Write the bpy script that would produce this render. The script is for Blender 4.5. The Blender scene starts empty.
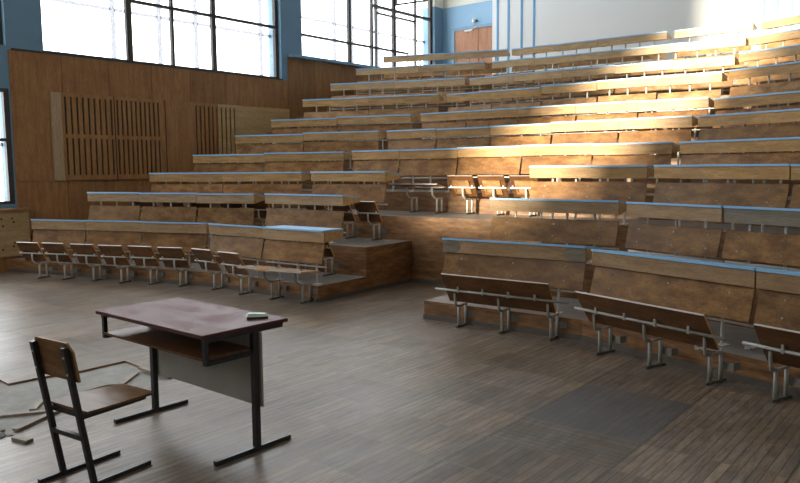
import bpy, bmesh, math, random
from math import sin, cos, tan, pi, radians, atan2, hypot
from mathutils import Vector, Matrix
from mathutils.geometry import tessellate_polygon

random.seed(7)
scene = bpy.context.scene
COL = scene.collection

# ------------------------------------------------------------------ helpers
def vec(p):
    return Vector(p)

class MB:
    """collects simple solids and links them as ONE mesh object"""
    def __init__(self):
        self.bm = bmesh.new()
    def hexa(self, pts, mat=0):
        vs = [self.bm.verts.new(p) for p in pts]
        for f in ((3, 2, 1, 0), (4, 5, 6, 7), (0, 1, 5, 4), (1, 2, 6, 5), (2, 3, 7, 6), (3, 0, 4, 7)):
            self.bm.faces.new([vs[i] for i in f]).material_index = mat
        return self
    def box(self, x0, x1, y0, y1, z0, z1, mat=0):
        return self.hexa([(x0, y0, z0), (x1, y0, z0), (x1, y1, z0), (x0, y1, z0),
                          (x0, y0, z1), (x1, y0, z1), (x1, y1, z1), (x0, y1, z1)], mat)
    def prism(self, poly, z0, z1, mat_top=0, mat_side=0):
        lo = [self.bm.verts.new((p[0], p[1], z0)) for p in poly]
        hi = [self.bm.verts.new((p[0], p[1], z1)) for p in poly]
        n = len(poly)
        self.bm.faces.new(hi).material_index = mat_top
        self.bm.faces.new(lo[::-1]).material_index = mat_side
        for i in range(n):
            self.bm.faces.new((lo[i], lo[(i + 1) % n], hi[(i + 1) % n], hi[i])).material_index = mat_side
        return self
    def extr_x(self, prof, x0, x1, mat=0):
        """closed profile in (y,z), swept along x"""
        a = [self.bm.verts.new((x0, p[0], p[1])) for p in prof]
        b = [self.bm.verts.new((x1, p[0], p[1])) for p in prof]
        n = len(prof)
        self.bm.faces.new(a[::-1]).material_index = mat
        self.bm.faces.new(b).material_index = mat
        for i in range(n):
            self.bm.faces.new((a[i], a[(i + 1) % n], b[(i + 1) % n], b[i])).material_index = mat
        return self
    def tube(self, pts, r, n=8, square=False, mat=0):
        pts = [Vector(p) for p in pts]
        rings = []
        prev_u = None
        for i, p in enumerate(pts):
            if i == 0:
                t = pts[1] - p
            elif i == len(pts) - 1:
                t = p - pts[i - 1]
            else:
                t = (p - pts[i - 1]).normalized() + (pts[i + 1] - p).normalized()
            t.normalize()
            if prev_u is None:
                ref = Vector((0, 0, 1)) if abs(t.z) < .9 else Vector((0, 1, 0))
                u = t.cross(ref).normalized()
            else:
                u = (prev_u - t * prev_u.dot(t)).normalized()
            prev_u = u
            v = t.cross(u)
            ring = []
            m = 4 if square else n
            k = 1.0
            if 0 < i < len(pts) - 1:
                c = (p - pts[i - 1]).normalized().dot(t)
                k = 1.0 / max(c, .6) if square else 1.0
            for j in range(m):
                a = 2 * pi * (j + .5) / m
                rr = r * (1.414 if square else 1.0) * k
                ring.append(self.bm.verts.new(p + u * cos(a) * rr + v * sin(a) * rr))
            rings.append(ring)
        m = len(rings[0])
        for a, b in zip(rings, rings[1:]):
            for j in range(m):
                f = self.bm.faces.new((a[j], a[(j + 1) % m], b[(j + 1) % m], b[j]))
                f.material_index = mat
                f.smooth = not square
        self.bm.faces.new(rings[0][::-1]).material_index = mat
        self.bm.faces.new(rings[-1]).material_index = mat
        return self
    def disc(self, c, axis, r, h, n=10, mat=0):
        a = Vector(axis).normalized()
        return self.tube([Vector(c), Vector(c) + a * h], r, n, mat=mat)
    def transform(self, M):
        bmesh.ops.transform(self.bm, matrix=M, verts=self.bm.verts)
        return self
    def mesh(self, name, mats, bevel=0.0):
        bm = self.bm
        if bevel > 0:
            es = [e for e in bm.edges if len(e.link_faces) == 2 and e.calc_face_angle(0) > .6]
            bmesh.ops.bevel(bm, geom=es, offset=bevel, segments=2, profile=.6, affect='EDGES')
        bmesh.ops.recalc_face_normals(bm, faces=bm.faces)
        me = bpy.data.meshes.new(name)
        bm.to_mesh(me)
        bm.free()
        for m in (mats if isinstance(mats, (list, tuple)) else [mats]):
            me.materials.append(m)
        return me
    def build(self, name, mats, parent=None, bevel=0.0):
        o = bpy.data.objects.new(name, self.mesh(name, mats, bevel))
        COL.objects.link(o)
        if parent is not None:
            o.parent = parent
        return o

def thing(name, label, cat, loc=(0, 0, 0), rz=0.0, group=None):
    o = bpy.data.objects.new(name, None)
    o.empty_display_size = .1
    COL.objects.link(o)
    o.location = loc
    o.rotation_euler = (0, 0, rz)
    tag(o, label, cat, group)
    return o

def tag(o, label, cat, group=None):
    o['label'] = label
    o['category'] = cat
    if group:
        o['group'] = group
    return o

def struct(o):
    o['kind'] = 'structure'
    return o

def copy_thing(root, loc, rz, label, group=None):
    r = root.copy()
    COL.objects.link(r)
    r.location = loc
    r.rotation_euler = (0, 0, rz)
    r['label'] = label
    if group:
        r['group'] = group
    for ch in list(root.children):
        c = ch.copy()
        COL.objects.link(c)
        c.parent = r
        for g in list(ch.children):
            d = g.copy()
            COL.objects.link(d)
            d.parent = c
    return r

ORD = ['zeroth', 'first', 'second', 'third', 'fourth', 'fifth', 'sixth', 'seventh', 'eighth', 'ninth', 'tenth']

# ------------------------------------------------------------------ materials
def new_mat(name):
    m = bpy.data.materials.new(name)
    m.use_nodes = True
    nt = m.node_tree
    return m, nt, nt.nodes['Principled BSDF']

def N(nt, typ, **kw):
    n = nt.nodes.new(typ)
    for k, v in kw.items():
        if k.startswith('i_'):
            n.inputs[k[2:].replace('_', ' ')].default_value = v
        else:
            setattr(n, k, v)
    return n

def math_node(nt, op, a, b=None):
    n = nt.nodes.new('ShaderNodeMath')
    n.operation = op
    for i, v in enumerate((a, b)):
        if v is None:
            continue
        if isinstance(v, (int, float)):
            n.inputs[i].default_value = v
        else:
            nt.links.new(v, n.inputs[i])
    return n.outputs[0]

def mixc(nt, fac, a, b, blend='MIX'):
    n = nt.nodes.new('ShaderNodeMix')
    n.data_type = 'RGBA'
    n.blend_type = blend
    for sock, v in ((n.inputs[0], fac), (n.inputs[6], a), (n.inputs[7], b)):
        if isinstance(v, (int, float)):
            sock.default_value = v
        elif isinstance(v, (tuple, list)):
            sock.default_value = (*v[:3], 1)
        else:
            nt.links.new(v, sock)
    return n.outputs[2]

def ramp(nt, src, stops):
    n = nt.nodes.new('ShaderNodeValToRGB')
    e = n.color_ramp.elements
    while len(e) < len(stops):
        e.new(.5)
    for el, (p, c) in zip(e, stops):
        el.position = p
        el.color = (*c[:3], 1) if isinstance(c, (tuple, list)) else (c, c, c, 1)
    nt.links.new(src, n.inputs[0])
    return n.outputs[0]

def noise(nt, co, scale=1.0, stretch=(1, 1, 1), detail=4, rough=.55, loc=None):
    mp = nt.nodes.new('ShaderNodeMapping')
    mp.inputs['Scale'].default_value = stretch
    nt.links.new(co, mp.inputs['Vector'])
    if loc is not None:
        nt.links.new(loc, mp.inputs['Location'])
    n = nt.nodes.new('ShaderNodeTexNoise')
    n.inputs['Scale'].default_value = scale
    n.inputs['Detail'].default_value = detail
    n.inputs['Roughness'].default_value = rough
    nt.links.new(mp.outputs[0], n.inputs['Vector'])
    return n.outputs['Fac']

def wood(name, dark, light, stretch=(1.3, 9, 9), rough=.42, vary=.22, stain=(.25, .2, .15), stain_amt=.35, bump=.04, scale=2.2, spec=.28):
    m, nt, b = new_mat(name)
    tc = nt.nodes.new('ShaderNodeTexCoord')
    oi = nt.nodes.new('ShaderNodeObjectInfo')
    co = tc.outputs['Object']
    off = nt.nodes.new('ShaderNodeCombineXYZ')
    r40 = math_node(nt, 'MULTIPLY', oi.outputs['Random'], 40.0)
    for i in range(3):
        nt.links.new(r40, off.inputs[i])
    g = noise(nt, co, scale, stretch, 6, .6, off.outputs[0])
    c = ramp(nt, g, [(.36, dark), (.62, light)])
    fine = noise(nt, co, 9, tuple(s * 1.6 for s in stretch), 3, .7, off.outputs[0])
    c = mixc(nt, math_node(nt, 'MULTIPLY', ramp(nt, fine, [(.44, 0.), (.66, 1.)]), .5), c, tuple(x * .5 for x in dark))
    st = noise(nt, co, 1.7, (1, 1.4, 2), 5, .65, off.outputs[0])
    c = mixc(nt, math_node(nt, 'MULTIPLY', ramp(nt, st, [(.48, 0.), (.72, 1.)]), stain_amt), c, stain)
    v = math_node(nt, 'ADD', math_node(nt, 'MULTIPLY', oi.outputs['Random'], 2 * vary), 1 - vary)
    hs = nt.nodes.new('ShaderNodeHueSaturation')
    nt.links.new(c, hs.inputs['Color'])
    nt.links.new(v, hs.inputs['Value'])
    nt.links.new(hs.outputs[0], b.inputs['Base Color'])
    b.inputs['Specular IOR Level'].default_value = spec
    rr = math_node(nt, 'ADD', math_node(nt, 'MULTIPLY', st, .3), rough - .15)
    nt.links.new(rr, b.inputs['Roughness'])
    bp = nt.nodes.new('ShaderNodeBump')
    bp.inputs['Strength'].default_value = bump
    bp.inputs['Distance'].default_value = .01
    nt.links.new(g, bp.inputs['Height'])
    nt.links.new(bp.outputs[0], b.inputs['Normal'])
    return m

def paint(name, col, rough=.5, dirt=.12, dirtcol=None, metal=0.0, scale=3.0, spec=.5):
    m, nt, b = new_mat(name)
    tc = nt.nodes.new('ShaderNodeTexCoord')
    n = noise(nt, tc.outputs['Object'], scale, (1, 1, 1), 6, .65)
    dc = dirtcol or tuple(x * .5 for x in col)
    c = mixc(nt, math_node(nt, 'MULTIPLY', ramp(nt, n, [(.42, 0.), (.75, 1.)]), dirt * 2), col, dc)
    nt.links.new(c, b.inputs['Base Color'])
    b.inputs['Roughness'].default_value = rough
    b.inputs['Metallic'].default_value = metal
    b.inputs['Specular IOR Level'].default_value = spec
    return m

M = {}
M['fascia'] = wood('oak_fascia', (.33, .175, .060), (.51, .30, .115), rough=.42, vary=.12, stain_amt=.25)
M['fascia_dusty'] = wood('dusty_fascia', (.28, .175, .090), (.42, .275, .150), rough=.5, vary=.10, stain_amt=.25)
M['fascia_pale'] = wood('pale_fascia', (.40, .255, .125), (.56, .375, .195), rough=.42, vary=.10, stain_amt=.15)  # paler tone for the upper rows
M['board_pale'] = wood('pale_plywood_board', (.24, .125, .048), (.43, .255, .12), stretch=(2.2, 5, 5), rough=.36, vary=.15, stain=(.14, .065, .025), stain_amt=.45, spec=.2)  # paler tone for the upper rows and the seat under-frames
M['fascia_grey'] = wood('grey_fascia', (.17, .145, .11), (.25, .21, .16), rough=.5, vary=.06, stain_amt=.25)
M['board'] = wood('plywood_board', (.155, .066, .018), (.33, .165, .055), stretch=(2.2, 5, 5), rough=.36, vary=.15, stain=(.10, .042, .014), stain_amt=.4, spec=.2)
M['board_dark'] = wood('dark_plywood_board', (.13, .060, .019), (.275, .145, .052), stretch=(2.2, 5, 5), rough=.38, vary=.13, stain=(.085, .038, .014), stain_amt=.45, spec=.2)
M['endwood'] = wood('pale_end_wood', (.50, .30, .12), (.68, .44, .20), rough=.45, vary=.08, stain_amt=.12)
M['seat'] = wood('seat_plywood', (.10, .042, .016), (.19, .085, .033), stretch=(2, 6, 6), rough=.34, vary=.12, stain=(.08, .035, .015), stain_amt=.45)
M['seat_top'] = wood('worn_seat_plywood', (.36, .24, .15), (.52, .38, .27), stretch=(2, 6, 6), rough=.4, vary=.10, stain_amt=.2)
M['seat_edge'] = wood('orange_seat_edge', (.54, .27, .085), (.68, .37, .14), rough=.45, vary=.08, stain_amt=.1)
M['seat_edge_grey'] = paint('worn_seat_edge', (.48, .44, .40), .5, .2)
M['panelwood'] = wood('wall_veneer', (.25, .115, .042), (.34, .17, .066), stretch=(7, 7, .8), rough=.5, vary=.13, stain=(.17, .08, .033), stain_amt=.45)
M['slatwood'] = wood('slat_veneer', (.27, .125, .045), (.36, .18, .068), stretch=(7, 7, .8), rough=.45, vary=.05, stain_amt=.15)
M['palepanel'] = wood('pale_veneer', (.42, .27, .12), (.52, .35, .17), stretch=(7, .8, 7), rough=.45, vary=.04, stain_amt=.1)
M['sidepanel'] = wood('beige_board', (.34, .24, .14), (.42, .30, .175), stretch=(7, 7, .8), rough=.5, vary=.03, stain_amt=.1)
M['radiator'] = wood('perforated_board', (.38, .25, .12), (.48, .33, .17), stretch=(7, .9, 7), rough=.5, vary=.03, stain_amt=.15)
M['door'] = wood('door_veneer', (.36, .16, .085), (.48, .24, .14), stretch=(7, 7, .8), rough=.45, vary=.08, stain_amt=.15)
M['shadowgap'] = paint('dark_slot', (.02, .016, .012), .8, .05)
M['laminate'] = paint('blue_laminate', (.24, .50, .80), .35, .10, (.42, .52, .62), scale=5)
M['whitesteel'] = paint('white_enamel_steel', (.74, .725, .68), .4, .16, (.30, .27, .22), scale=9)
M['greyenamel'] = paint('grey_enamel_steel', (.31, .305, .28), .45, .25, (.17, .15, .12), scale=9)
M['lightsteel'] = paint('pale_enamel_steel', (.52, .51, .47), .42, .2, (.28, .25, .20), scale=9)
M['bracketsteel'] = paint('dull_bracket_steel', (.20, .20, .185), .5, .2, (.12, .11, .10), scale=9)
M['footsteel'] = paint('dark_scuffed_steel', (.10, .095, .085), .55, .3, (.2, .17, .13), scale=9)
M['blacksteel'] = paint('black_enamel_steel', (.020, .021, .023), .38, .2, (.07, .065, .06), scale=10)
M['bolt'] = paint('bolt_steel', (.55, .55, .55), .4, .1, metal=.6)
M['bluewall'] = None
M['whitewall'] = paint('white_plaster', (.78, .79, .79), .8, .04, (.68, .69, .70), scale=.6)
M['plaster'] = paint('pale_plaster', (.46, .44, .40), .85, .06, scale=.6)
M['stripe'] = paint('blue_stripe_paint', (.12, .34, .60), .6, .05)
M['bluetrim'] = paint('blue_gloss_paint', (.15, .29, .43), .4, .06)
M['darkframe'] = paint('dark_window_frame', (.030, .027, .025), .5, .2, (.06, .05, .045))
def mat_sash():
    m = bpy.data.materials.new('glare_outer_sash')
    m.use_nodes = True
    nt = m.node_tree
    b = nt.nodes['Principled BSDF']
    b.inputs['Base Color'].default_value = (.8, .79, .8, 1)
    t = nt.nodes.new('ShaderNodeBsdfTransparent')
    t.inputs[0].default_value = (.37, .37, .39, 1)  # see-through tint puts the glare of the sky into the bars
    x = nt.nodes.new('ShaderNodeMixShader')
    x.inputs[0].default_value = .12
    nt.links.new(t.outputs[0], x.inputs[1])
    nt.links.new(b.outputs[0], x.inputs[2])
    nt.links.new(x.outputs[0], nt.nodes['Material Output'].inputs[0])
    return m
M['outersash'] = mat_sash()
M['chairwood'] = wood('brown_chair_plywood', (.125, .058, .022), (.23, .12, .052), rough=.36, vary=.03, stain_amt=.3)
M['chairedge'] = wood('chair_plywood_edge', (.30, .17, .07), (.40, .24, .11), rough=.5, vary=.03, stain_amt=.2)
M['greypanel'] = paint('grey_hardboard', (.33, .32, .285), .55, .12, (.13, .12, .10), scale=5)
M['paper'] = paint('white_paper', (.80, .80, .86), .8, .05)
M['mint'] = paint('pale_mint_plastic', (.50, .66, .62), .35, .1)
M['rubble'] = paint('grey_rubble', (.20, .18, .16), .9, .2)
M['slatfloor'] = wood('loose_parquet_oak', (.22, .18, .14), (.34, .29, .24), rough=.6, vary=.12, stain_amt=.25)
M['chrome'] = paint('lamp_metal', (.55, .55, .55), .2, .05, metal=.9)

def mat_bluewall(c0=(.115, .215, .31), c1=(.14, .25, .35)):
    m, nt, b = new_mat('blue_wall_paint')
    tc = nt.nodes.new('ShaderNodeTexCoord')
    sep = nt.nodes.new('ShaderNodeSeparateXYZ')
    nt.links.new(tc.outputs['Object'], sep.inputs[0])
    n = noise(nt, tc.outputs['Object'], 1.2, (1, 1, 1), 6, .6)
    blue = ramp(nt, n, [(.3, c0), (.7, c1)])
    cream = math_node(nt, 'GREATER_THAN', sep.outputs[2], 6.12)
    c = mixc(nt, cream, blue, (.62, .60, .53))
    nt.links.new(c, b.inputs['Base Color'])
    b.inputs['Roughness'].default_value = .6
    return m
M['bluewall'] = mat_bluewall()
M['bluebay_lit'] = mat_bluewall((.20, .36, .52), (.235, .40, .56))  # lighter blue, with the sunlit bounce put into the paint

def mat_reddesk():
    m, nt, b = new_mat('dusty_maroon_laminate')
    tc = nt.nodes.new('ShaderNodeTexCoord')
    co = tc.outputs['Object']
    n1 = noise(nt, co, 4.2, (1, 1.7, 1), 8, .72)
    n2 = noise(nt, co, 2.3, (1, 1, 1), 4, .6)
    dust = math_node(nt, 'MULTIPLY', ramp(nt, n1, [(.43, 0.), (.59, 1.)]), math_node(nt, 'ADD', math_node(nt, 'MULTIPLY', n2, .9), .12))
    c = mixc(nt, dust, (.085, .011, .013), (.275, .145, .16))
    nt.links.new(c, b.inputs['Base Color'])
    rr = math_node(nt, 'ADD', math_node(nt, 'MULTIPLY', dust, .35), .38)
    nt.links.new(rr, b.inputs['Roughness'])
    b.inputs['Specular IOR Level'].default_value = .12
    return m
M['maroon'] = mat_reddesk()
M['maroonedge'] = paint('maroon_edge', (.075, .018, .014), .5, .2, (.03, .01, .008), scale=12)

def mat_parquet(name, grid_x, grid_y, strip, rot, tones, patch=None, rough=.42, dusty=.5):
    m, nt, b = new_mat(name)
    tc = nt.nodes.new('ShaderNodeTexCoord')
    mp = nt.nodes.new('ShaderNodeMapping')
    mp.inputs['Rotation'].default_value = (0, 0, rot)
    nt.links.new(tc.outputs['Object'], mp.inputs['Vector'])
    sep = nt.nodes.new('ShaderNodeSeparateXYZ')
    nt.links.new(mp.outputs[0], sep.inputs[0])
    X, Y = sep.outputs[0], sep.outputs[1]
    gx = math_node(nt, 'DIVIDE', X, grid_x)
    gy = math_node(nt, 'DIVIDE', Y, grid_y)
    ix = math_node(nt, 'FLOOR', gx)
    iy = math_node(nt, 'FLOOR', gy)
    cell = nt.nodes.new('ShaderNodeCombineXYZ')
    nt.links.new(ix, cell.inputs[0])
    nt.links.new(iy, cell.inputs[1])
    wn = nt.nodes.new('ShaderNodeTexWhiteNoise')
    wn.noise_dimensions = '3D'
    nt.links.new(cell.outputs[0], wn.inputs['Vector'])
    # orientation: alternating boards with a few turned ones
    par = math_node(nt, 'LESS_THAN', wn.outputs['Value'], .06)
    sx = math_node(nt, 'DIVIDE', X, strip)
    sy = math_node(nt, 'DIVIDE', Y, strip)
    mixv = nt.nodes.new('ShaderNodeMix')
    nt.links.new(par, mixv.inputs[0])
    nt.links.new(sx, mixv.inputs[2])
    nt.links.new(sy, mixv.inputs[3])
    s = mixv.outputs[0]
    si = math_node(nt, 'FLOOR', s)
    sf = math_node(nt, 'FRACT', s)
    c2 = nt.nodes.new('ShaderNodeCombineXYZ')
    nt.links.new(si, c2.inputs[0])
    nt.links.new(wn.outputs['Value'], c2.inputs[1])
    nt.links.new(ix, c2.inputs[2])
    wn2 = nt.nodes.new('ShaderNodeTexWhiteNoise')
    wn2.noise_dimensions = '3D'
    nt.links.new(c2.outputs[0], wn2.inputs['Vector'])
    tone = ramp(nt, wn2.outputs['Value'], [(i / (len(tones) - 1), t) for i, t in enumerate(tones)])
    cellv = math_node(nt, 'ADD', math_node(nt, 'MULTIPLY', wn.outputs['Value'], .65), .68)
    hs = nt.nodes.new('ShaderNodeHueSaturation')
    nt.links.new(tone, hs.inputs['Color'])
    nt.links.new(cellv, hs.inputs['Value'])
    c = hs.outputs[0]
    big = noise(nt, tc.outputs['Object'], .55, (1, 1, 1), 6, .65)
    med = noise(nt, tc.outputs['Object'], 2.6, (1, 1, 1), 6, .7)
    dust = math_node(nt, 'MULTIPLY', ramp(nt, med, [(.38, 0.), (.68, 1.)]), dusty)
    c = mixc(nt, dust, c, (.265, .24, .22))
    c = mixc(nt, math_node(nt, 'MULTIPLY', ramp(nt, big, [(.42, 0.), (.66, 1.)]), .45), c, (.105, .092, .082))
    grain = noise(nt, tc.outputs['Object'], 3.2, (9, 1.1, 1), 7, .75)
    c = mixc(nt, math_node(nt, 'MULTIPLY', ramp(nt, grain, [(.44, 0.), (.64, 1.)]), .62), c, (.055, .042, .034))
    c = mixc(nt, math_node(nt, 'MULTIPLY', ramp(nt, grain, [(.28, 1.), (.42, 0.)]), .45), c, (.34, .285, .23))
    edge = math_node(nt, 'LESS_THAN', math_node(nt, 'MINIMUM', sf, math_node(nt, 'SUBTRACT', 1.0, sf)), .07)
    c = mixc(nt, math_node(nt, 'MULTIPLY', edge, .6), c, (.03, .026, .024))
    fx, fy = math_node(nt, 'FRACT', gx), math_node(nt, 'FRACT', gy)
    ex = math_node(nt, 'LESS_THAN', math_node(nt, 'MINIMUM', fx, math_node(nt, 'SUBTRACT', 1.0, fx)), .011)
    ey = math_node(nt, 'LESS_THAN', math_node(nt, 'MINIMUM', fy, math_node(nt, 'SUBTRACT', 1.0, fy)), .02)
    c = mixc(nt, math_node(nt, 'MULTIPLY', ex, .55), c, (.03, .026, .024))
    c = mixc(nt, math_node(nt, 'MULTIPLY', ey, .65), c, (.16, .125, .095))
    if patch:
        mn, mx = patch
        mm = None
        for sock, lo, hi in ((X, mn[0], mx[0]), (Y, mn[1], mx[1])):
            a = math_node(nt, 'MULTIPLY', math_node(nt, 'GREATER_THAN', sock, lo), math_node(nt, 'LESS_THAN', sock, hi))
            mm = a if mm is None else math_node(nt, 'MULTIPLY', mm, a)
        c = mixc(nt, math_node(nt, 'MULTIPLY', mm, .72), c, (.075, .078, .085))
    nt.links.new(c, b.inputs['Base Color'])
    rr = math_node(nt, 'ADD', math_node(nt, 'MULTIPLY', big, .55), rough - .28)
    nt.links.new(rr, b.inputs['Roughness'])
    b.inputs['Specular IOR Level'].default_value = .4
    bp = nt.nodes.new('ShaderNodeBump')
    bp.inputs['Strength'].default_value = .35
    bp.inputs['Distance'].default_value = .004
    hgt = math_node(nt, 'ADD', math_node(nt, 'MULTIPLY', wn2.outputs['Value'], .6), math_node(nt, 'MULTIPLY', math_node(nt, 'SUBTRACT', 1.0, edge), .6))
    nt.links.new(math_node(nt, 'ADD', hgt, math_node(nt, 'MULTIPLY', grain, 1.2)), bp.inputs['Height'])
    nt.links.new(bp.outputs[0], b.inputs['Normal'])
    return m

def mat_concrete():
    m, nt, b = new_mat('bare_screed')
    tc = nt.nodes.new('ShaderNodeTexCoord')
    n = noise(nt, tc.outputs['Object'], 6, (1, 1, 1), 8, .72)
    n2 = noise(nt, tc.outputs['Object'], 40, (1, 1, 1), 4, .7)
    c = ramp(nt, n, [(.3, (.24, .235, .22)), (.7, (.42, .41, .385))])
    c = mixc(nt, math_node(nt, 'MULTIPLY', n2, .4), c, (.17, .168, .16))
    nt.links.new(c, b.inputs['Base Color'])
    b.inputs['Roughness'].default_value = .85
    bp = nt.nodes.new('ShaderNodeBump')
    bp.inputs['Strength'].default_value = .5
    bp.inputs['Distance'].default_value = .01
    nt.links.new(n2, bp.inputs['Height'])
    nt.links.new(bp.outputs[0], b.inputs['Normal'])
    return m
M['screed'] = mat_concrete()

def mat_riser():
    m, nt, b = new_mat('worn_parquet_riser')
    tc = nt.nodes.new('ShaderNodeTexCoord')
    co = tc.outputs['Object']
    n = noise(nt, co, 3.0, (1.2, 1.2, 7), 7, .7)
    n2 = noise(nt, co, 1.6, (1, 1, 1), 5, .6)
    c = ramp(nt, n, [(.3, (.085, .036, .012)), (.5, (.22, .104, .038)), (.68, (.37, .20, .085))])
    c = mixc(nt, math_node(nt, 'MULTIPLY', ramp(nt, n2, [(.45, 0.), (.7, 1.)]), .5), c, (.09, .05, .026))
    nt.links.new(c, b.inputs['Base Color'])
    b.inputs['Roughness'].default_value = .5
    return m
M['riser'] = mat_riser()

def mat_tread():
    m, nt, b = new_mat('dusty_step_surface')
    tc = nt.nodes.new('ShaderNodeTexCoord')
    co = tc.outputs['Object']
    n = noise(nt, co, 2.4, (1, 2.5, 1), 7, .7)
    c = ramp(nt, n, [(.3, (.15, .138, .125)), (.7, (.31, .295, .28))])
    nt.links.new(c, b.inputs['Base Color'])
    b.inputs['Roughness'].default_value = .4
    return m
M['tread'] = mat_tread()

def mat_glass():
    m = bpy.data.materials.new('window_glass')
    m.use_nodes = True
    nt = m.node_tree
    nt.nodes.clear()
    out = nt.nodes.new('ShaderNodeOutputMaterial')
    mix = nt.nodes.new('ShaderNodeMixShader')
    tr = nt.nodes.new('ShaderNodeBsdfTransparent')
    tr.inputs[0].default_value = (.96, .97, .97, 1)
    gl = nt.nodes.new('ShaderNodeBsdfGlossy')
    gl.inputs['Roughness'].default_value = .03
    mix.inputs[0].default_value = .05
    nt.links.new(tr.outputs[0], mix.inputs[1])
    nt.links.new(gl.outputs[0], mix.inputs[2])
    nt.links.new(mix.outputs[0], out.inputs[0])
    return m
M['glass'] = mat_glass()

# ------------------------------------------------------------------ measured layout (metres)
S = .047                                    # the seating block is turned this much against the window wall
AL, AR = .306, .36                          # turn of the two wings
ZD = [.877, 1.268, 1.613, 1.923, 2.300, 2.636, 3.101, 3.487, 3.918, 4.333]     # desk top heights
YD = [6.560, 7.567, 8.595, 9.641, 10.635, 11.662, 12.609, 13.569, 14.513, 15.472]  # desk front lines
XL = [-8.244 - .006 * i for i in range(10)]
XR = [-2.685 - .039 * i for i in range(10)]
DH = .68
ZT = [z - DH for z in ZD]                   # tier heights
GAP = [.008, .07, .045, .008, .03, .03, .115, .115, .125, .125]
WALLX, BACKY, RIGHTX, FRONTY, CEIL = -12.65, 17.45, 1.6, -4.0, 9.5

def W(x, y):                                # seating frame -> room
    return (x * cos(S) - y * sin(S), x * sin(S) + y * cos(S))

def line_pt(k, sec, u, back=0.0):
    """point on the desk line of row k (0-based); u along the line, back = distance behind it"""
    if sec == 'M':
        x, y, th = u, YD[k] + back, 0.0
    elif sec == 'L':
        th = AL
        x = XL[k] + u * cos(th) - back * sin(th)
        y = YD[k] + u * sin(th) + back * cos(th)
    else:
        th = -AR
        x = XR[k] + u * cos(th) - back * sin(th)
        y = YD[k] + u * sin(th) + back * cos(th)
    return W(x, y), th + S

# ------------------------------------------------------------------ floor with the broken patch
M['floor'] = mat_parquet('worn_parquet', .78, .4605, .056, 0.0,
                         [(.11, .076, .052), (.19, .127, .080), (.245, .165, .102), (.16, .122, .092), (.28, .195, .125), (.13, .104, .083)],
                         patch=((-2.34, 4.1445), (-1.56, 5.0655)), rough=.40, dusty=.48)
hole = [(-6.7, 2.30), (-6.03, 2.37), (-5.87, 2.36), (-5.85, 2.59), (-5.77, 2.90), (-5.775, 3.285), (-5.45, 3.26), (-5.0, 3.24),
        (-4.80, 2.68), (-4.77, 2.34), (-4.91, 2.33), (-4.735, 1.92), (-4.66, 1.80), (-4.60, 1.45), (-6.7, 1.40)]
outer = [(WALLX - .4, FRONTY - .3), (RIGHTX + .3, FRONTY - .3), (RIGHTX + .3, BACKY + .3), (WALLX - .4, BACKY + .3)]
bm = bmesh.new()
pts = outer + hole
vs = [bm.verts.new((p[0], p[1], 0)) for p in pts]
for t in tessellate_polygon([[Vector((p[0], p[1], 0)) for p in outer], [Vector((p[0], p[1], 0)) for p in hole]]):
    try:
        bm.faces.new([vs[i] for i in t])
    except ValueError:
        pass
n0 = len(outer)
lo = [bm.verts.new((p[0], p[1], -.028)) for p in hole]
for i in range(len(hole)):
    j = (i + 1) % len(hole)
    bm.faces.new((vs[n0 + i], vs[n0 + j], lo[j], lo[i])).material_index = 1
for f in bm.faces:
    if f.material_index == 0 and f.normal.z < 0:
        f.normal_flip()
bm.normal_update()
for f in bm.faces:
    if f.material_index == 0 and f.normal.z < 0:
        f.normal_flip()
me = bpy.data.meshes.new('floor')
bm.to_mesh(me)
bm.free()
me.materials.append(M['floor'])
me.materials.append(M['riser'])
o = bpy.data.objects.new('floor', me)
COL.objects.link(o)
struct(o)
b = MB()
b.box(-7.2, -4.2, 1.0, 3.7, -.10, -.0175)
struct(b.build('floor_surface', M['screed']))

# ------------------------------------------------------------------ stepped tiers
def front_poly(k, off=-.10, xw=WALLX, xe=RIGHTX):
    """riser line of tier k (0-based) from the window wall to the far wall, in room coordinates"""
    y = YD[k] + off
    # left wing
    pL = (XL[k], y)
    pR = (XR[k], y)
    a = W(*pL)
    c = W(*pR)
    tl = tan(AL + S)
    left = (xw, a[1] - (a[0] - xw) * tl)
    tr = tan(-AR + S)
    right = (xe, c[1] + (xe - c[0]) * tr)
    return [left, a, c, right]

SXL, SXR = -6.12, -4.49                     # sides of the entry aisle cut into the first two tiers
for k in range(10):
    f = front_poly(k)
    nxt = front_poly(k + 1, off=-.105 + .02) if k < 9 else None
    if k == 0:
        f[0], f[1] = (WALLX, 5.12), (-8.42, 6.22)
    if k < 2:
        # left part
        al, ar = W(SXL, YD[k] - (.03 if k == 0 else .10)), W(SXR, YD[k] - .10)
        nl, nr = W(SXL, YD[k + 1] - .085), W(SXR, YD[k + 1] - .085)
        if k == 1:
            nl, nr = W(SXL, YD[2] - .085), W(SXR, YD[2] - .085)
        b = MB()
        b.prism([f[0], f[1], al, nl, nxt[1], nxt[0]], 0, ZT[k], 0, 1)
        struct(b.build('tier_floor', [M['tread'], M['riser']]))
        b = MB()
        b.prism([ar, f[2], f[3], nxt[3], nxt[2], nr], 0, ZT[k], 0, 1)
        struct(b.build('tier_floor', [M['tread'], M['riser']]))
    else:
        b = MB()
        if nxt:
            poly = [f[0], f[1], f[2], f[3], nxt[3], nxt[2], nxt[1], nxt[0]]
        else:
            poly = [f[0], f[1], f[2], f[3], (RIGHTX, BACKY), (WALLX, BACKY)]
        b.prism(poly, 0, ZT[k], 0, 1)
        struct(b.build('tier_floor', [M['tread'], M['riser']]))
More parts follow.
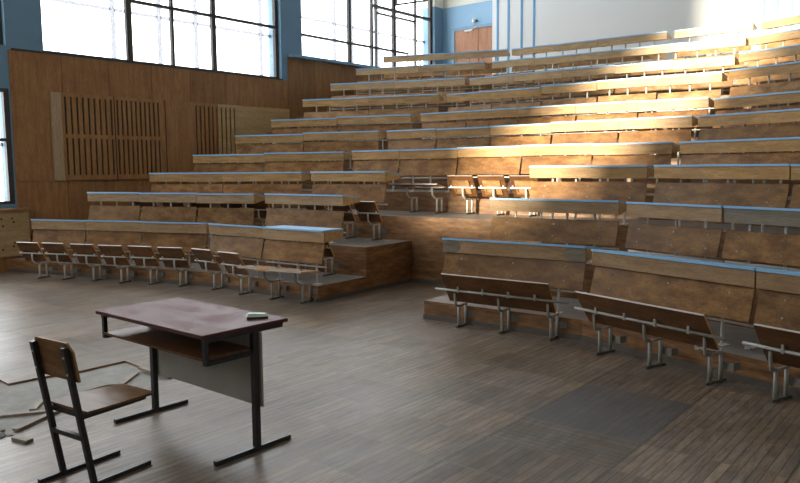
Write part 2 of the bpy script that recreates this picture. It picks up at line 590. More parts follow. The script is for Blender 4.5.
# low skirting strips along the foot of the first tier
def strip(poly, h, t, name):
    for p, q in zip(poly, poly[1:]):
        d = Vector((q[0] - p[0], q[1] - p[1], 0))
        L = d.length
        bb = MB()
        bb.box(0, L, -t, 0, 0, h)
        bb.transform(Matrix.Translation((p[0], p[1], 0)) @ Matrix.Rotation(atan2(d.y, d.x), 4, 'Z'))
        struct(bb.build(name, M['tread_dark']))
M['tread_dark'] = paint('dusty_skirting', (.10, .085, .072), .6, .2)
f0 = front_poly(0)
f0[0], f0[1] = (WALLX, 5.12), (-8.42, 6.22)
strip([f0[0], f0[1], W(SXL, YD[0] - .03)], .05, .02, 'baseboard_front')
strip([W(SXL, YD[0] - .03), W(SXL, YD[2] - .10)], .05, .02, 'baseboard_side')
strip([W(SXL, YD[2] - .10), W(SXR, YD[2] - .10)], .05, .02, 'baseboard_back')
strip([W(SXR, YD[0] - .10), f0[2], f0[3]], .05, .02, 'baseboard_front')

# ------------------------------------------------------------------ shell
def wall_boxes(axis, a0, a1, thick0, thick1, z0, z1, holes, mat, name):
    """a wall along an axis, built from rectangles around its openings"""
    As = sorted({a0, a1, *[h[0] for h in holes], *[h[1] for h in holes]})
    Zs = sorted({z0, z1, *[h[2] for h in holes], *[h[3] for h in holes]})
    b = MB()
    for p, q in zip(As, As[1:]):
        run = None
        cells = []
        for r, s in zip(Zs, Zs[1:]):
            mx, mz = (p + q) / 2, (r + s) / 2
            inside = any(h[0] < mx < h[1] and h[2] < mz < h[3] for h in holes)
            if inside:
                if run:
                    cells.append(run)
                run = None
            else:
                run = (run[0], s) if run else (r, s)
        if run:
            cells.append(run)
        for r, s in cells:
            if axis == 'y':
                b.box(thick0, thick1, p, q, r, s)
            else:
                b.box(p, q, thick0, thick1, r, s)
    return struct(b.build(name, mat))

WZ1 = 8.2
holes = [(5.99, 11.30, 3.62, WZ1), (11.94, 17.04, 4.19, WZ1), (1.0, 5.385, 1.09, 2.97), (1.0, 5.385, 3.66, WZ1)]
wall_boxes('y', FRONTY - .3, BACKY + .3, WALLX - .42, WALLX, -.1, CEIL, holes, M['bluewall'], 'wall_left')
wall_boxes('x', WALLX - .42, RIGHTX + .3, FRONTY - .3, FRONTY, -.1, CEIL, [(-8.57, -6.2, 3.05, 9.2)], M['plaster'], 'wall_front')
wall_boxes('y', FRONTY - .3, BACKY + .3, RIGHTX, RIGHTX + .3, -.1, CEIL, [], M['plaster'], 'wall_right')
b = MB()
b.box(WALLX - .42, RIGHTX + .3, FRONTY - .3, BACKY + .3, CEIL, CEIL + .2)
struct(b.build('ceiling', M['plaster']))
# rear wall: blue bay with the door, and the white wall standing in front of it
b = MB()
b.box(WALLX - .42, -10.9, BACKY, BACKY + .3, 0, CEIL)
struct(b.build('wall_back', M['bluebay_lit']))
WHX = -10.72
b = MB()
b.box(WHX, RIGHTX + .3, 17.0, BACKY + .3, 0, CEIL)
struct(b.build('wall_back', M['whitewall']))
for x in (-10.55, -10.22, -9.83, -9.47, -4.07, -3.81, -3.54):
    b = MB()
    b.box(x - .03, x + .03, 16.99, 17.005, ZT[9], 8.6)
    struct(b.build('wall_back_strip', M['stripe']))

# veneer panelling on the window wall
def veneer(y0, y1, z0, z1, x=WALLX, t=.02):
    n = max(1, round((y1 - y0) / .85))
    w = (y1 - y0) / n
    zs = [z0, 1.45, z1] if z0 < 1.2 and z1 > 1.8 else [z0, z1]
    for i in range(n):
        for r, s in zip(zs, zs[1:]):
            bb = MB()
            bb.box(x - .01, x + t, y0 + i * w + .004, y0 + (i + 1) * w - .004, r + .003, s - .003)
            struct(bb.build('wall_panel', M['panelwood'], None, .002))
veneer(5.405, 11.46, 0.02, 3.60)
veneer(11.465, BACKY, 0.02, 4.13)
b = MB()
b.box(WALLX - .02, WALLX + .14, 11.50, 17.04, 4.13, 4.19)
struct(b.build('window_sill', M['bluetrim'], None, .004))
b = MB()
b.box(WALLX - .02, WALLX + .03, 5.46, 11.30, 3.595, 3.625)
struct(b.build('window_sill', M['darkframe'], None, .003))

# windows
def window(name, y0, y1, z0, z1, verts, hors, sash=()):
    xf = WALLX - (.035 if z0 < 2 else .12)
    b = MB()
    fw = .045
    b.box(xf - .05, xf + .03, y0, y0 + fw, z0, z1)
    b.box(xf - .05, xf + .03, y1 - .085, y1, z0, z1)
    b.box(xf - .05, xf + .03, y0 + fw, y1 - .085, z0, z0 + .05)
    b.box(xf - .05, xf + .03, y0 + fw, y1 - .085, z1 - .06, z1)
    for y, w in verts:
        b.box(xf - .048, xf + .028, y - w / 2, y + w / 2, z0 + .02, z1 - .02)
    for z, w, ya, yb in hors:
        b.box(xf - .044, xf + .024, ya, yb, z - w / 2, z + w / 2)
    fr = struct(b.build(name, M['darkframe']))
    g = MB()
    g.box(xf - .016, xf - .010, y0 + .01, y1 - .01, z0 + .01, z1 - .01)
    g.build('pane', M['glass'], fr)
    # outer sash of the double window, see-through to look washed out by glare
    xo = WALLX - .36
    q = MB()
    for y in sash:
        q.box(xo - .02, xo + .02, y - .045, y + .045, z0, z1)
    z = z0 + .98
    while z < z1:
        prev = y0
        for y in list(sash) + [y1 + .045]:
            q.box(xo - .018, xo + .018, prev, y - .045, z - .03, z + .03)
            prev = y + .045
        z += 1.6
    q.build('outer_sash', M['outersash'], fr)
    return fr

window('window_1', 5.99, 11.30, 3.62, WZ1, [(7.66, .11), (8.59, .055), (9.57, .10)], [(4.76, .06, 7.70, 11.25), (6.4, .06, 6.02, 11.25)], (7.48, 8.46, 9.31, 11.02))
window('window_2', 11.94, 17.04, 4.19, WZ1, [(13.66, .09), (14.50, .07), (14.66, .035), (15.40, .11), (16.32, .04)], [(4.71, .055, 11.96, 16.0), (5.76, .075, 14.5, 17.0), (5.60, .05, 14.66, 16.32), (7.0, .06, 11.96, 17.0)], (13.38, 14.0, 15.0))
window('window_3', 1.0, 5.385, 1.09, 2.97, [(2.5, .08), (4.0, .08)], [(2.14, .05, 1.02, 5.3)])
window('window_4', 1.0, 5.385, 3.66, WZ1, [(2.5, .08), (4.0, .08)], [(4.8, .06, 1.02, 5.3)])
b = MB()
for x in (-8.55, -7.385, -6.22):
    b.box(x - .03, x + .03, FRONTY - .2, FRONTY - .12, 3.05, 9.2)
for z in (3.08, 6.1, 9.17):
    b.box(-8.57, -6.2, FRONTY - .2, FRONTY - .12, z - .03, z + .03)
fr = struct(b.build('added_sun_window', M['darkframe']))  # unseen front window, added to let the band of sun in
b = MB()
b.box(-8.55, -6.22, FRONTY - .165, FRONTY - .16, 3.06, 9.18)
b.build('pane', M['glass'], fr)

# casement left ajar, top of the farther window
b = MB()
A, B_ = Vector((WALLX - .06, 15.42, 5.91)), Vector((WALLX + .16, 16.50, 6.17))
b.tube([A, B_], .025, square=True)
b.tube([A, A + Vector((0, 0, 1.1))], .025, square=True)
b.tube([B_, B_ + Vector((0, 0, 1.1))], .025, square=True)
b.tube([A + Vector((0, 0, 1.1)), B_ + Vector((0, 0, 1.1))], .025, square=True)
cas = b.build('window_2_frame', M['darkframe'])
struct(cas)

# door in the blue bay
dz0, dz1 = ZT[9], 5.43
dr = MB()
dr.box(-12.30, -12.22, BACKY - .06, BACKY + .01, dz0, dz1 + .08)
dr.box(-12.22, -10.75, BACKY - .06, BACKY + .01, dz1, dz1 + .08)
dr = struct(dr.build('door_1', M['bluetrim'], None, .005))
b = MB()
b.box(-12.22, -11.43, BACKY - .04, BACKY, dz0, dz1)
b.build('door_leaf', M['door'], dr, .004)
b = MB()
b.box(-11.42, -10.72, BACKY - .035, BACKY, dz0, dz1)
b.build('door_leaf', M['door'], dr, .004)
b = MB()
b.box(-11.85, -11.60, BACKY - .10, BACKY - .04, dz1 - .07, dz1 - .02)
b.tube([(-11.62, BACKY - .09, dz1 - .03), (-11.38, BACKY - .16, dz1 + .03)], .012)
b.build('door_closer', M['whitesteel'], dr)
b = MB()
b.disc((-11.48, BACKY - .04, dz0 + 1.0), (0, -1, 0), .03, .05)
b.build('door_handle', M['chrome'], dr)

# round lamp above the door
lp = thing('wall_lamp', 'small round metal lamp on the blue wall above the door', 'lamp', (-11.58, BACKY, 5.64))
lp.scale = (.72, .72, .72)
b = MB()
b.disc((0, 0, 0), (0, -1, 0), .10, .04, 16)
b.build('lamp_base', M['chrome'], lp)
b = MB()
prev = [(.085 * cos(t), -.04 - .07 * sin(t)) for t in [i * pi / 2 / 6 for i in range(7)]]
rings = []
for r, y in prev[:-1]:
    rings.append([b.bm.verts.new((r * cos(a), y, r * sin(a))) for a in [2 * pi * j / 16 for j in range(16)]])
for p, q in zip(rings, rings[1:]):
    for j in range(16):
        b.bm.faces.new((p[j], p[(j + 1) % 16], q[(j + 1) % 16], q[j])).smooth = True
b.bm.faces.new(rings[-1])
b.bm.faces.new(rings[0][::-1])
b.build('lamp_dome', M['chrome'], lp)
b = MB()
b.tube([(.09, -.03, -.02), (.17, -.05, -.03)], .035)
b.build('lamp_arm', M['blacksteel'], lp)

# small dark fitting high on the white wall
fx = thing('wall_fitting', 'small dark fitting high on the white rear wall', 'fitting', (-5.98, 17.0, 5.42))
b = MB()
b.box(-.12, .12, -.12, 0, -.03, .06)
b.build('housing', M['blacksteel'], fx, .01)
b = MB()
b.disc((0, -.08, -.03), (0, 0, -1), .05, .03, 12)
b.build('lens_ring', M['greyenamel'], fx)

# ------------------------------------------------------------------ slatted acoustic boxes on the window wall
PX = WALLX + .062
def slat_box(y0, y1, label, slats, mat, side=None, rows=((1.55, 2.19), (2.26, 2.90)), splits=(), side_w=0.0):
    t = thing('mounted_acoustic_panel', label, 'wall panel', (WALLX, y0, 1.46))
    z0, z1 = 0.0, 1.50
    b = MB()
    # front board, built round its slots
    ys = sorted(slats)
    hw = .017
    zb = [z0] + [v - 1.46 for r in rows for v in r] + [z1]
    fx0, fx1 = PX - WALLX - .018, PX - WALLX
    cur = side_w
    edges = []
    for y in ys:
        edges.append((cur, y - y0 - hw))
        cur = y - y0 + hw
    edges.append((cur, y1 - y0))
    for a, c in edges:
        b.box(fx0, fx1, a, c, z0, z1)
    for y in ys:
        a, c = y - y0 - hw, y - y0 + hw
        b.box(fx0, fx1, a, c, zb[0], zb[1])
        for i in range(1, len(rows)):
            b.box(fx0, fx1, a, c, zb[2 * i], zb[2 * i + 1])
        b.box(fx0, fx1, a, c, zb[-2], zb[-1])
    b.build('slatted_front', mat, t)
    b = MB()
    b.box(.024, fx0 - .006, .02, y1 - y0 - .02, .02, z1 - .02)
    b.build('dark_backing', M['shadowgap'], t)
    b = MB()
    b.box(.022, fx1 + .004 if side_w else fx0, 0, max(.018, side_w - .003), 0, z1)
    b.build('side_board', side or mat, t)
    b = MB()
    b.box(.022, fx0, y1 - y0 - .018, y1 - y0, 0, z1)
    b.build('side_board', mat, t)
    b = MB()
    b.box(.022, fx0, .018, y1 - y0 - .018, 0, .018)
    b.box(.022, fx0, .018, y1 - y0 - .018, z1 - .018, z1)
    b.build('top_and_bottom_board', mat, t)
    for s in splits:
        b = MB()
        b.box(fx1 - .003, fx1 + .004, s - y0 - .008, s - y0 + .008, 0, z1)
        b.build('joint', M['shadowgap'], t)
    return t
sl1 = [6.285 + i * (7.13 - 6.285) / 8 for i in range(9)] + [7.25 + i * (8.09 - 7.25) / 9 for i in range(10)]
slat_box(6.04, 8.52, 'brown wall board with two wide fields of slots and a beige end strip', sl1, M['slatwood'], M['sidepanel'], splits=(7.19, 8.24), side_w=.175)
slat_box(8.525, 9.475, 'brown slotted wall board between the wide slotted board and the pale one', [8.95 + i * .1 for i in range(6)], M['slatwood'], rows=((1.55, 2.90),))
slat_box(9.48, 11.45, 'pale wall board with four slots, last of the boards under the long window', [9.57, 9.68, 9.79, 9.90], M['palepanel'], rows=((1.55, 2.90),))

# perforated radiator cover below the front window
rc = thing('radiator_cover', 'pale perforated radiator cover under the window beside the floor', 'radiator cover', (WALLX, 3.3, 0))
b = MB()
b.box(.004, .16, -2.2, 2.22, .24, .98)
rb = b.build('cover_board', M['radiator'], rc, .004)
b = MB()
b.box(.004, .21, -2.22, 2.25, .98, 1.02)
b.build('top_board', M['panelwood'], rc, .006)
b = MB()
b.box(.004, .13, -2.18, 2.20, 0, .24)
b.build('plinth', M['panelwood'], rc)
hb = 0
for gy in (2.03, 1.25):
    for i, (dy, dz) in enumerate([(0, .86), (-.17, .86), (-.34, .86), (0.02, .80), (-.15, .74), (-.33, .74), (0, .40), (-.17, .36), (-.34, .40), (.02, .46), (-.32, .32)]):
        b = MB()
        b.disc((.155, gy + dy - .08, dz), (1, 0, 0), .017, .007, 10)
        b.build('hole', M['shadowgap'], rc)

# ------------------------------------------------------------------ lecture desks (blue top, fascia, backrest for the seats in front)
def make_desk(k, sec, u0, u1, dz, label, fascia='fascia', board='board', ends=(1, 1), bolts=False, push=0.0, patch=None, slope=.044):
    (px, py), th = line_pt(k, sec, (u0 + u1) / 2)
    L = abs(u1 - u0) - .006
    zt = ZT[k]
    t = thing('lecture_desk', label, 'desk', (px - push * -sin(th), py - push * cos(th), zt), th, 'tiered lecture desks')
    H = DH + dz
    h2 = L / 2
    D = .36
    FH = .135
    b = MB()
    b.extr_x([(-.014, H - .021), (D + .01, H - .021 - slope), (D + .01, H - slope), (-.014, H)], -h2, h2)
    b.build('desk_top', M['laminate'], t, .004)
    b = MB()
    b.box(-h2, h2, 0, .018, H - .018 - FH, H - .018)
    b.build('fascia', M[fascia], t, .002)
    b = MB()
    zb = H - .018 - FH
    b.extr_x([(.018, zb + .006), (D, zb + .045), (D, zb + .060), (.018, zb + .021)], -h2 + .014, h2 - .014)
    b.build('book_shelf', M[fascia], t)
    for s in (-1, 1):
        b = MB()
        x0, x1 = (-h2, -h2 + .016) if s < 0 else (h2 - .016, h2)
        b.extr_x([(.019, zb), (D, zb + .04), (D, H - .022 - slope), (.019, H - .022)], x0, x1)
        b.build('end_panel', M['endwood'], t)
    # leaning backrest board
    g = GAP[k]
    bt = zb - g
    BH = .255
    y0, y1 = .03, -.035
    b = MB()
    tk = .016
    b.extr_x([(y1, bt - BH), (y1 + tk, bt - BH + .003), (y0 + tk, bt), (y0, bt - .003)], -h2 + .012, h2 - .012)
    br = b.build('backrest', M[board], t, .002)
    if bolts:
        for fx_ in (-.36, 0.02, .37):
            for fz in (.22, .72):
                yy = y0 + (y1 - y0) * fz
                bb = MB()
                bb.disc((fx_ * L, yy, bt - BH * fz), (0, -1, -.3), .010, .006, 8)
                bb.build('bolt', M['bolt'], br)
    n = 2 if L < .8 else (3 if L > .9 else 2)
    if L > 1.4:
        n = 4
    for i in range(n):
        x = -h2 + L * (.19 + .62 * i / (n - 1))
        b = MB()
        yb0 = .33 if k == 0 and sec == 'L' else y0 + .035
        b.tube([(x, yb0 + .02, .004), (x, yb0 + .02, zb + .012)], .014, 8)
        b.tube([(x, yb0 + .02, bt - BH + .05), (x, y1 + .03, bt - BH + .05)], .009, 6)
        b.box(x - .035, x + .035, yb0 - .012, yb0 + .075, 0, .006)
        b.build('post', M['whitesteel'], t)
    b = MB()
    b.tube([(-h2, y1 + .075, bt - BH - .04), (h2, y1 + .075, bt - BH - .04)], .011, 6)
    b.build('rail', M['whitesteel'], t)
    if patch:
        for x0, x1 in patch:
            bb = MB()
            r = FH * .48
            poly = []
            xc0, xc1 = x0 * L, x1 * L
            zc = zb + FH / 2
            # worn corner with one rounded side
            inner = xc1 if x0 < 0 else xc0
            outer_ = xc0 if x0 < 0 else xc1
            sgn = 1 if inner > outer_ else -1
            pl = [(outer_, zc + r), (inner - sgn * .07, zc + r)]
            for a in range(0, 7):
                an = pi / 2 - a * pi / 6
                pl.append((inner - sgn * .07 + sgn * .07 * cos(an), zc + r * sin(an)))
            pl.append((outer_, zc - r))
            a_ = [bb.bm.verts.new((p[0], -.0015, p[1])) for p in pl]
            c_ = [bb.bm.verts.new((p[0], .001, p[1])) for p in pl]
            bb.bm.faces.new(a_)
            bb.bm.faces.new(c_[::-1])
            for i in range(len(pl)):
                j = (i + 1) % len(pl)
                bb.bm.faces.new((a_[i], a_[j], c_[j], c_[i]))
            bb.build('worn_patch', M['fascia_grey'], t)
    return t

UNITS = {
 1: [('L', -3.11, -2.091, .023), ('L', -2.091, -1.086, .025), ('L', -1.086, .01, .019), ('M', -8.187, -7.106, .013), ('M', -7.106, -6.033, .006), ('M', -4.316, -2.702, .007), ('R', .047, 1.663, -.014), ('R', 1.675, 3.25, -.014)],
 2: [('L', -3.189, -2.163, .012), ('L', -2.163, -1.103, .005), ('L', -1.103, -.093, -.004), ('M', -8.133, -6.593, .001), ('M', -4.31, -2.762, .002), ('R', .058, 1.152, -.006), ('R', 1.165, 2.25, -.006)],
 3: [('L', -3.022, -1.559, -.035), ('L', -1.559, -.077, -.035), ('M', -8.154, -6.644, -.032), ('M', -4.318, -2.808, .025), ('R', .036, 1.627, .024), ('R', 1.64, 3.1, .02)],
 4: [('L', -3.129, -1.632, -.026), ('L', -1.632, -.081, -.01), ('M', -8.181, -7.182, -.001), ('M', -7.182, -6.072, -.004), ('M', -6.072, -4.982, .008), ('M', -4.982, -3.91, .016), ('M', -3.903, -2.834, .006), ('R', .065, 1.65, .004)],
 5: [('L', -3.096, -1.62, -.02), ('L', -1.62, -.088, .001), ('M', -8.189, -7.124, -.004), ('M', -7.124, -6.062, -.013), ('M', -6.062, -4.982, -.006), ('M', -4.982, -3.922, .009), ('M', -3.922, -2.874, .011), ('R', .047, 1.65, .002)],
 6: [('L', -3.137, -1.654, -.008), ('L', -1.654, -.1, .012), ('M', -8.167, -7.15, .016), ('M', -7.15, -6.09, .015), ('M', -6.09, -5.026, .015), ('M', -5.026, -3.993, .012), ('M', -3.993, -2.923, .001), ('R', .039, 1.62, -.029)],
 7: [('L', -3.141, -1.62, .002), ('L', -1.62, -.078, .007), ('M', -8.184, -7.167, -.014), ('M', -7.167, -6.115, -.017), ('M', -6.115, -5.042, .003), ('M', -5.042, -3.999, .014), ('M', -3.999, -2.969, -.002), ('R', .055, 1.6, .014)],
 8: [('L', -3.173, -1.639, .033), ('L', -1.639, -.051, .025), ('M', -8.233, -7.188, .003), ('M', -7.188, -6.138, .011), ('M', -6.138, -5.083, .01), ('M', -5.083, -4.029, -.006), ('M', -4.029, -3.005, -.025), ('R', .019, 1.55, .012)],
 9: [('L', -3.193, -1.648, .031), ('L', -1.648, -.1, .032), ('M', -8.227, -7.199, .018), ('M', -7.199, -6.154, -.001), ('M', -6.154, -5.122, -.002), ('M', -5.122, -4.087, -.003), ('M', -4.087, -3.041, -.014), ('R', .007, 1.5, -.021)],
 10: [('L', -3.133, -1.582, .005), ('L', -1.582, -.059, -.002), ('M', -8.255, -7.222, -.002), ('M', -7.222, -6.181, -.01), ('M', -6.181, -4.73, -.007), ('M', -4.58, -3.12, -.012), ('R', .065, 1.45, -.024)],
}
ROWWORD = {1: 'front row', 10: 'topmost row'}
for k in range(1, 11):
    row = ROWWORD.get(k, ORD[k] + ' row up')
    past = 0
    for i, (sec, u0, u1, dz) in enumerate(UNITS[k]):
        right = k <= 3 and not (sec == 'L' or (sec == 'M' and u0 < -6))
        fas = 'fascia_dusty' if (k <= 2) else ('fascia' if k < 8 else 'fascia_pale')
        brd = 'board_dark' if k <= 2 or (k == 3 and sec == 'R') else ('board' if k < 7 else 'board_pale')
        patch = None
        extra = ''
        if k == 1 and right and sec == 'M':
            patch = ((-.5, -.36), (.36, .5))
            extra = ' with worn grey corners'
        if k == 2 and sec == 'R' and u0 > 1:
            fas = 'fascia_grey'
            extra = ' with greyed fascia'
        if right:
            past += 1
            label = f'blue-topped wooden desk{extra}, {ORD[past]} beyond the entry aisle in the {row}'
        else:
            label = f'blue-topped wooden desk{extra}, {ORD[i + 1]} from the window wall in the {row}'
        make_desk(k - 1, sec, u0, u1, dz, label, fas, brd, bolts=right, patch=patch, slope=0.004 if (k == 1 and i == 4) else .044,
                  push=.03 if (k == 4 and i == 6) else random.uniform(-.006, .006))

# ------------------------------------------------------------------ tip-up seats on tubular legs
def leg_mesh(b, x=0.0, bar_y=-.13, rear_top=.225):
    b.tube([(x, 0, .012), (x, 0, .225)], .0155)
    b.tube([(x, .135, .012), (x, .135, rear_top)], .0155)
    b.tube([(x, -.02, .225), (x, .15, .225)], .012)
    b.tube([(x, .0, .225), (x, -.06, .235), (x, bar_y + .005, .285), (x, bar_y, .33), (x, bar_y, .395)], .0135)

def foot_mesh(b, x=0.0):
    b.tube([(x, -.05, .009), (x, .19, .009)], .012, square=True)

def bracket_mesh(b, x=0.0):
    b.box(x, x + .095, .150, .155, .095, .155)
    b.box(x + .090, x + .095, .155, .232, .095, .155)

def seat_board(width, tilt, a=.19, c=.15, y=-.108, z=.40, thick=.021, name='seat_board', mats=None):
    """board across x, pivoting at (y,z); tilt = 0 upright ... pi/2 flat; a = part above the pivot, c = part below"""
    u = Vector((0, -sin(tilt), cos(tilt)))
    n = Vector((0, cos(tilt), sin(tilt)))
    p0 = Vector((0, y, z))
    b = MB()
    A = p0 + u * a
    B2 = p0 - u * c
    pts = []
    for x in (-width / 2, width / 2):
        pts.append([(x, A.y, A.z), (x, B2.y, B2.z), (x, (B2 + n * thick).y, (B2 + n * thick).z), (x, (A + n * thick).y, (A + n * thick).z)])
    v0 = [b.bm.verts.new(p) for p in pts[0]]
    v1 = [b.bm.verts.new(p) for p in pts[1]]
    for idx, mt in ((0, 0), (1, 1), (2, 2), (3, 3)):
        j = (idx + 1) % 4
        # faces: 0 underside, 1 rear edge, 2 sitting side, 3 front edge
        b.bm.faces.new((v0[idx], v0[j], v1[j], v1[idx])).material_index = (0, 1, 2, 3)[idx]
    b.bm.faces.new(v0[::-1]).material_index = 1
    b.bm.faces.new(v1).material_index = 1
    return b

SEATMATS = [M['seat'], M['seat_edge'], M['seat_top'], M['seat_edge_grey']]

def make_seat(label, width=.40, tilt=.52, recess=False, steel='greyenamel', group='tip-up seats of the lecture hall'):
    t = thing('tip_up_seat', label, 'seat', (0, 0, 0), 0, group)
    s = seat_board(width, tilt).build('seat_board', SEATMATS, t, .002)
    u = Vector((0, -sin(tilt), cos(tilt)))
    if recess:
        n = Vector((0, cos(tilt), sin(tilt)))
        p0 = Vector((0, -.108, .40)) - n * .002
        b = MB()
        w = width / 2 - .07
        for (xa, xb, ua, ub) in ((-w, w, .05, .12), (-w, w, -.10, -.07), (-w, -w + .03, -.07, .05), (w - .03, w, -.07, .05)):
            q = [p0 + u * ua + Vector((xa, 0, 0)), p0 + u * ua + Vector((xb, 0, 0)), p0 + u * ub + Vector((xb, 0, 0)), p0 + u * ub + Vector((xa, 0, 0))]
            r = [v - n * .014 for v in q]
            b.hexa([tuple(v) for v in r] + [tuple(v) for v in q])
        b.build('under_frame', M['board_pale'], s)
        b = MB()
        q = [p0 + u * .05 + Vector((-w + .03, 0, 0)), p0 + u * .05 + Vector((w - .03, 0, 0)), p0 - u * .07 + Vector((w - .03, 0, 0)), p0 - u * .07 + Vector((-w + .03, 0, 0))]
        r = [v - n * .003 for v in q]
        b.hexa([tuple(v) for v in r] + [tuple(v) for v in q])
        b.build('under_field', M['chairedge'], s)
    b = MB()
    b.tube([(-width / 2 - .012, -.13, .40), (width / 2 + .02, -.13, .40)], .011)
    b.build('hinge_bar', M[steel], t)
    for sx in (-1, 1):
        b = MB()
        x = sx * (width / 2 - .03)
        b.box(x - .008, x + .008, -.142, -.112, .39, .432)
        b.build('lug', M[steel], t)
    b = MB()
    leg_mesh(b, .02)
    lg = b.build('leg', M[steel], t)
    if steel != 'whitesteel':
        b = MB()
        bracket_mesh(b, .02)
        b.build('wall_bracket', M['bracketsteel'], lg)
    b = MB()
    foot_mesh(b, .02)
    b.build('foot', M['footsteel'], lg)
    return t

proto = make_seat('tip-up seat', .40, steel='lightsteel')
def rot_of(sec):
    return {'L': AL + S, 'M': S, 'R': -AR + S}[sec]
left_feet = [(-11.29, 5.085, 'L'), (-10.86, 5.26, 'L'), (-10.33, 5.43, 'L'), (-9.82, 5.58, 'L'), (-9.36, 5.77, 'L'), (-8.86, 5.92, 'L'), (-8.25, 6.045, 'M'), (-7.64, 6.02, 'M')]
for i, (x, y, sec) in enumerate(left_feet):
    loc = (x, y, 0)
    rz = rot_of(sec)
    lab = f'folded brown plywood seat, {ORD[i + 1]} from the window wall along the floor'
    if i == 0:
        proto.location = loc
        proto.rotation_euler = (0, 0, rz)
        proto['label'] = lab
    else:
        copy_thing(proto, loc, rz + random.uniform(-.02, .02), lab)

def row_seat(k, sec, u, label, src):
    (x, y), th = line_pt(k, sec, u, -.10 - .235)
    z = ZT[k - 1]
    return copy_thing(src, (x, y, z), th, label)

# seats on the first, second and third tiers
for i, u in enumerate((-7.65, -7.15, -6.65)):
    row_seat(1, 'M', u, f'folded seat on the first step behind the front desks, {ORD[3 - i]} from the entry aisle' if i < 2 else 'folded seat on the first step at the entry aisle end of the front desks', proto)
lw = []
for i, u in enumerate((-7.64, -7.14, -6.64)):
    row_seat(2, 'M', u, f'folded seat on the second step behind the second desk row, {ORD[3 - i]} from the entry aisle' if i < 2 else 'folded seat on the second step beside the entry aisle, slanted edge showing', proto)
for i, u in enumerate((-2.75, -2.2, -1.65, -1.1, -.64)):
    row_seat(2, 'L', u, f'folded seat glimpsed through the gap of the second desk row, {ORD[i + 1]} from the window wall', proto)

white_seat = make_seat('folded seat', .42, .50, True, 'whitesteel')
flat_seat = make_seat('lowered seat', .42, 1.36, False, 'whitesteel')
first = {'w': True, 'f': True}
aisle = [(-7.66, 'f', 'thin lowered seat by the entry aisle steps, the one farther out towards the window wall'),
         (-6.71, 'f', 'lowered seat on white tube leg above the entry aisle, next to the end desk'),
         (-6.24, 'f', 'lowered seat above the entry aisle between another lowered seat and a folded one'),
         (-5.70, 'w', 'first folded sunlit seat above the entry aisle, beside the lowered seats'),
         (-5.19, 'w', 'middle folded sunlit seat above the entry aisle, shadow on the riser behind'),
         (-4.68, 'w', 'folded sunlit seat above the entry aisle, half hidden by the desk beyond')]
for u, kind, lab in aisle[1:]:
    (x, y), th = line_pt(3, 'M', u, -.10 - .235)
    src = white_seat if kind == 'w' else flat_seat
    if first[kind]:
        first[kind] = False
        src.location = (x, y, ZT[2])
        src.rotation_euler = (0, 0, th)
        src['label'] = lab
    else:
        copy_thing(src, (x, y, ZT[2]), th, lab)

# long seat benches along the floor
def make_bench(label, loc, rz, width, tilt, legs, bar=(0, 0), x0=0.0, flip=False, steel='greyenamel', lugs=4):
    t = thing('seat_bench', label, 'bench', loc, rz, 'long tip-up benches on the floor')
    b = seat_board(width, tilt, .19, .15)
    b.transform(Matrix.Translation((x0 + width / 2, 0, 0)))
    s = b.build('seat_board', SEATMATS, t, .002)
    b = MB()
    b.tube([(bar[0], -.13, .40), (bar[1], -.13, .40)], .012)
    b.build('hinge_bar', M[steel], t)
    for i in range(lugs):
        x = x0 + width * (.14 + .72 * i / (lugs - 1))
        b = MB()
        b.box(x - .01, x + .01, -.145, -.112, .385, .445)
        b.build('lug', M[steel], t)
    for x in legs:
        b = MB()
        leg_mesh(b, x, -.075 if tilt < 1 else -.13)
        if tilt < 1:
            b.tube([(x, -.075, .385), (x, -.13, .40)], .011)
        lg = b.build('leg', M[steel], t)
        b = MB()
        bracket_mesh(b, x)
        b.build('wall_bracket', M['bracketsteel'], lg)
        b = MB()
        foot_mesh(b, x)
        b.build('foot', M['footsteel'], lg)
    return t
make_bench('long folded seat bench at the entry aisle end of the front desks', (-4.24, 6.11, 0), S, 1.17, .525, (0, .50, 1.02), (-.20, 1.25), x0=-.09)
make_bench('long folded seat bench, paper scrap by its end leg', (-2.685, 5.955, 0), -AR + S, 1.25, .60, (.05, .575, 1.12), (-.12, 1.32), x0=-.05)
make_bench('last long folded seat bench along the floor, beyond the paper scrap', (-1.14, 5.465, 0), -AR + S, 1.2, .60, (0, .54, 1.06), (-.17, 1.2), x0=-.05)
dn = make_bench('long lowered seat bench beside the entry aisle, board lying flat', (-7.02, 6.02, 0), S + .05, 1.05, 1.50, (0, .51), (-.28, .70), x0=-.30, lugs=3)
b = MB()
b.box(.02, .24, -.2975, -.296, .405, .429)
b.build('bare_patch', M['seat_edge'], dn)

# ------------------------------------------------------------------ teacher's desk
td = thing('teacher_desk', 'dusty maroon desk with black steel legs standing on the floor', 'desk', (-4.41, 2.328, 0), -.019)
L, Wd, H = 1.145, .598, .751
b = MB()
b.box(0, L, 0, Wd, H - .02, H)
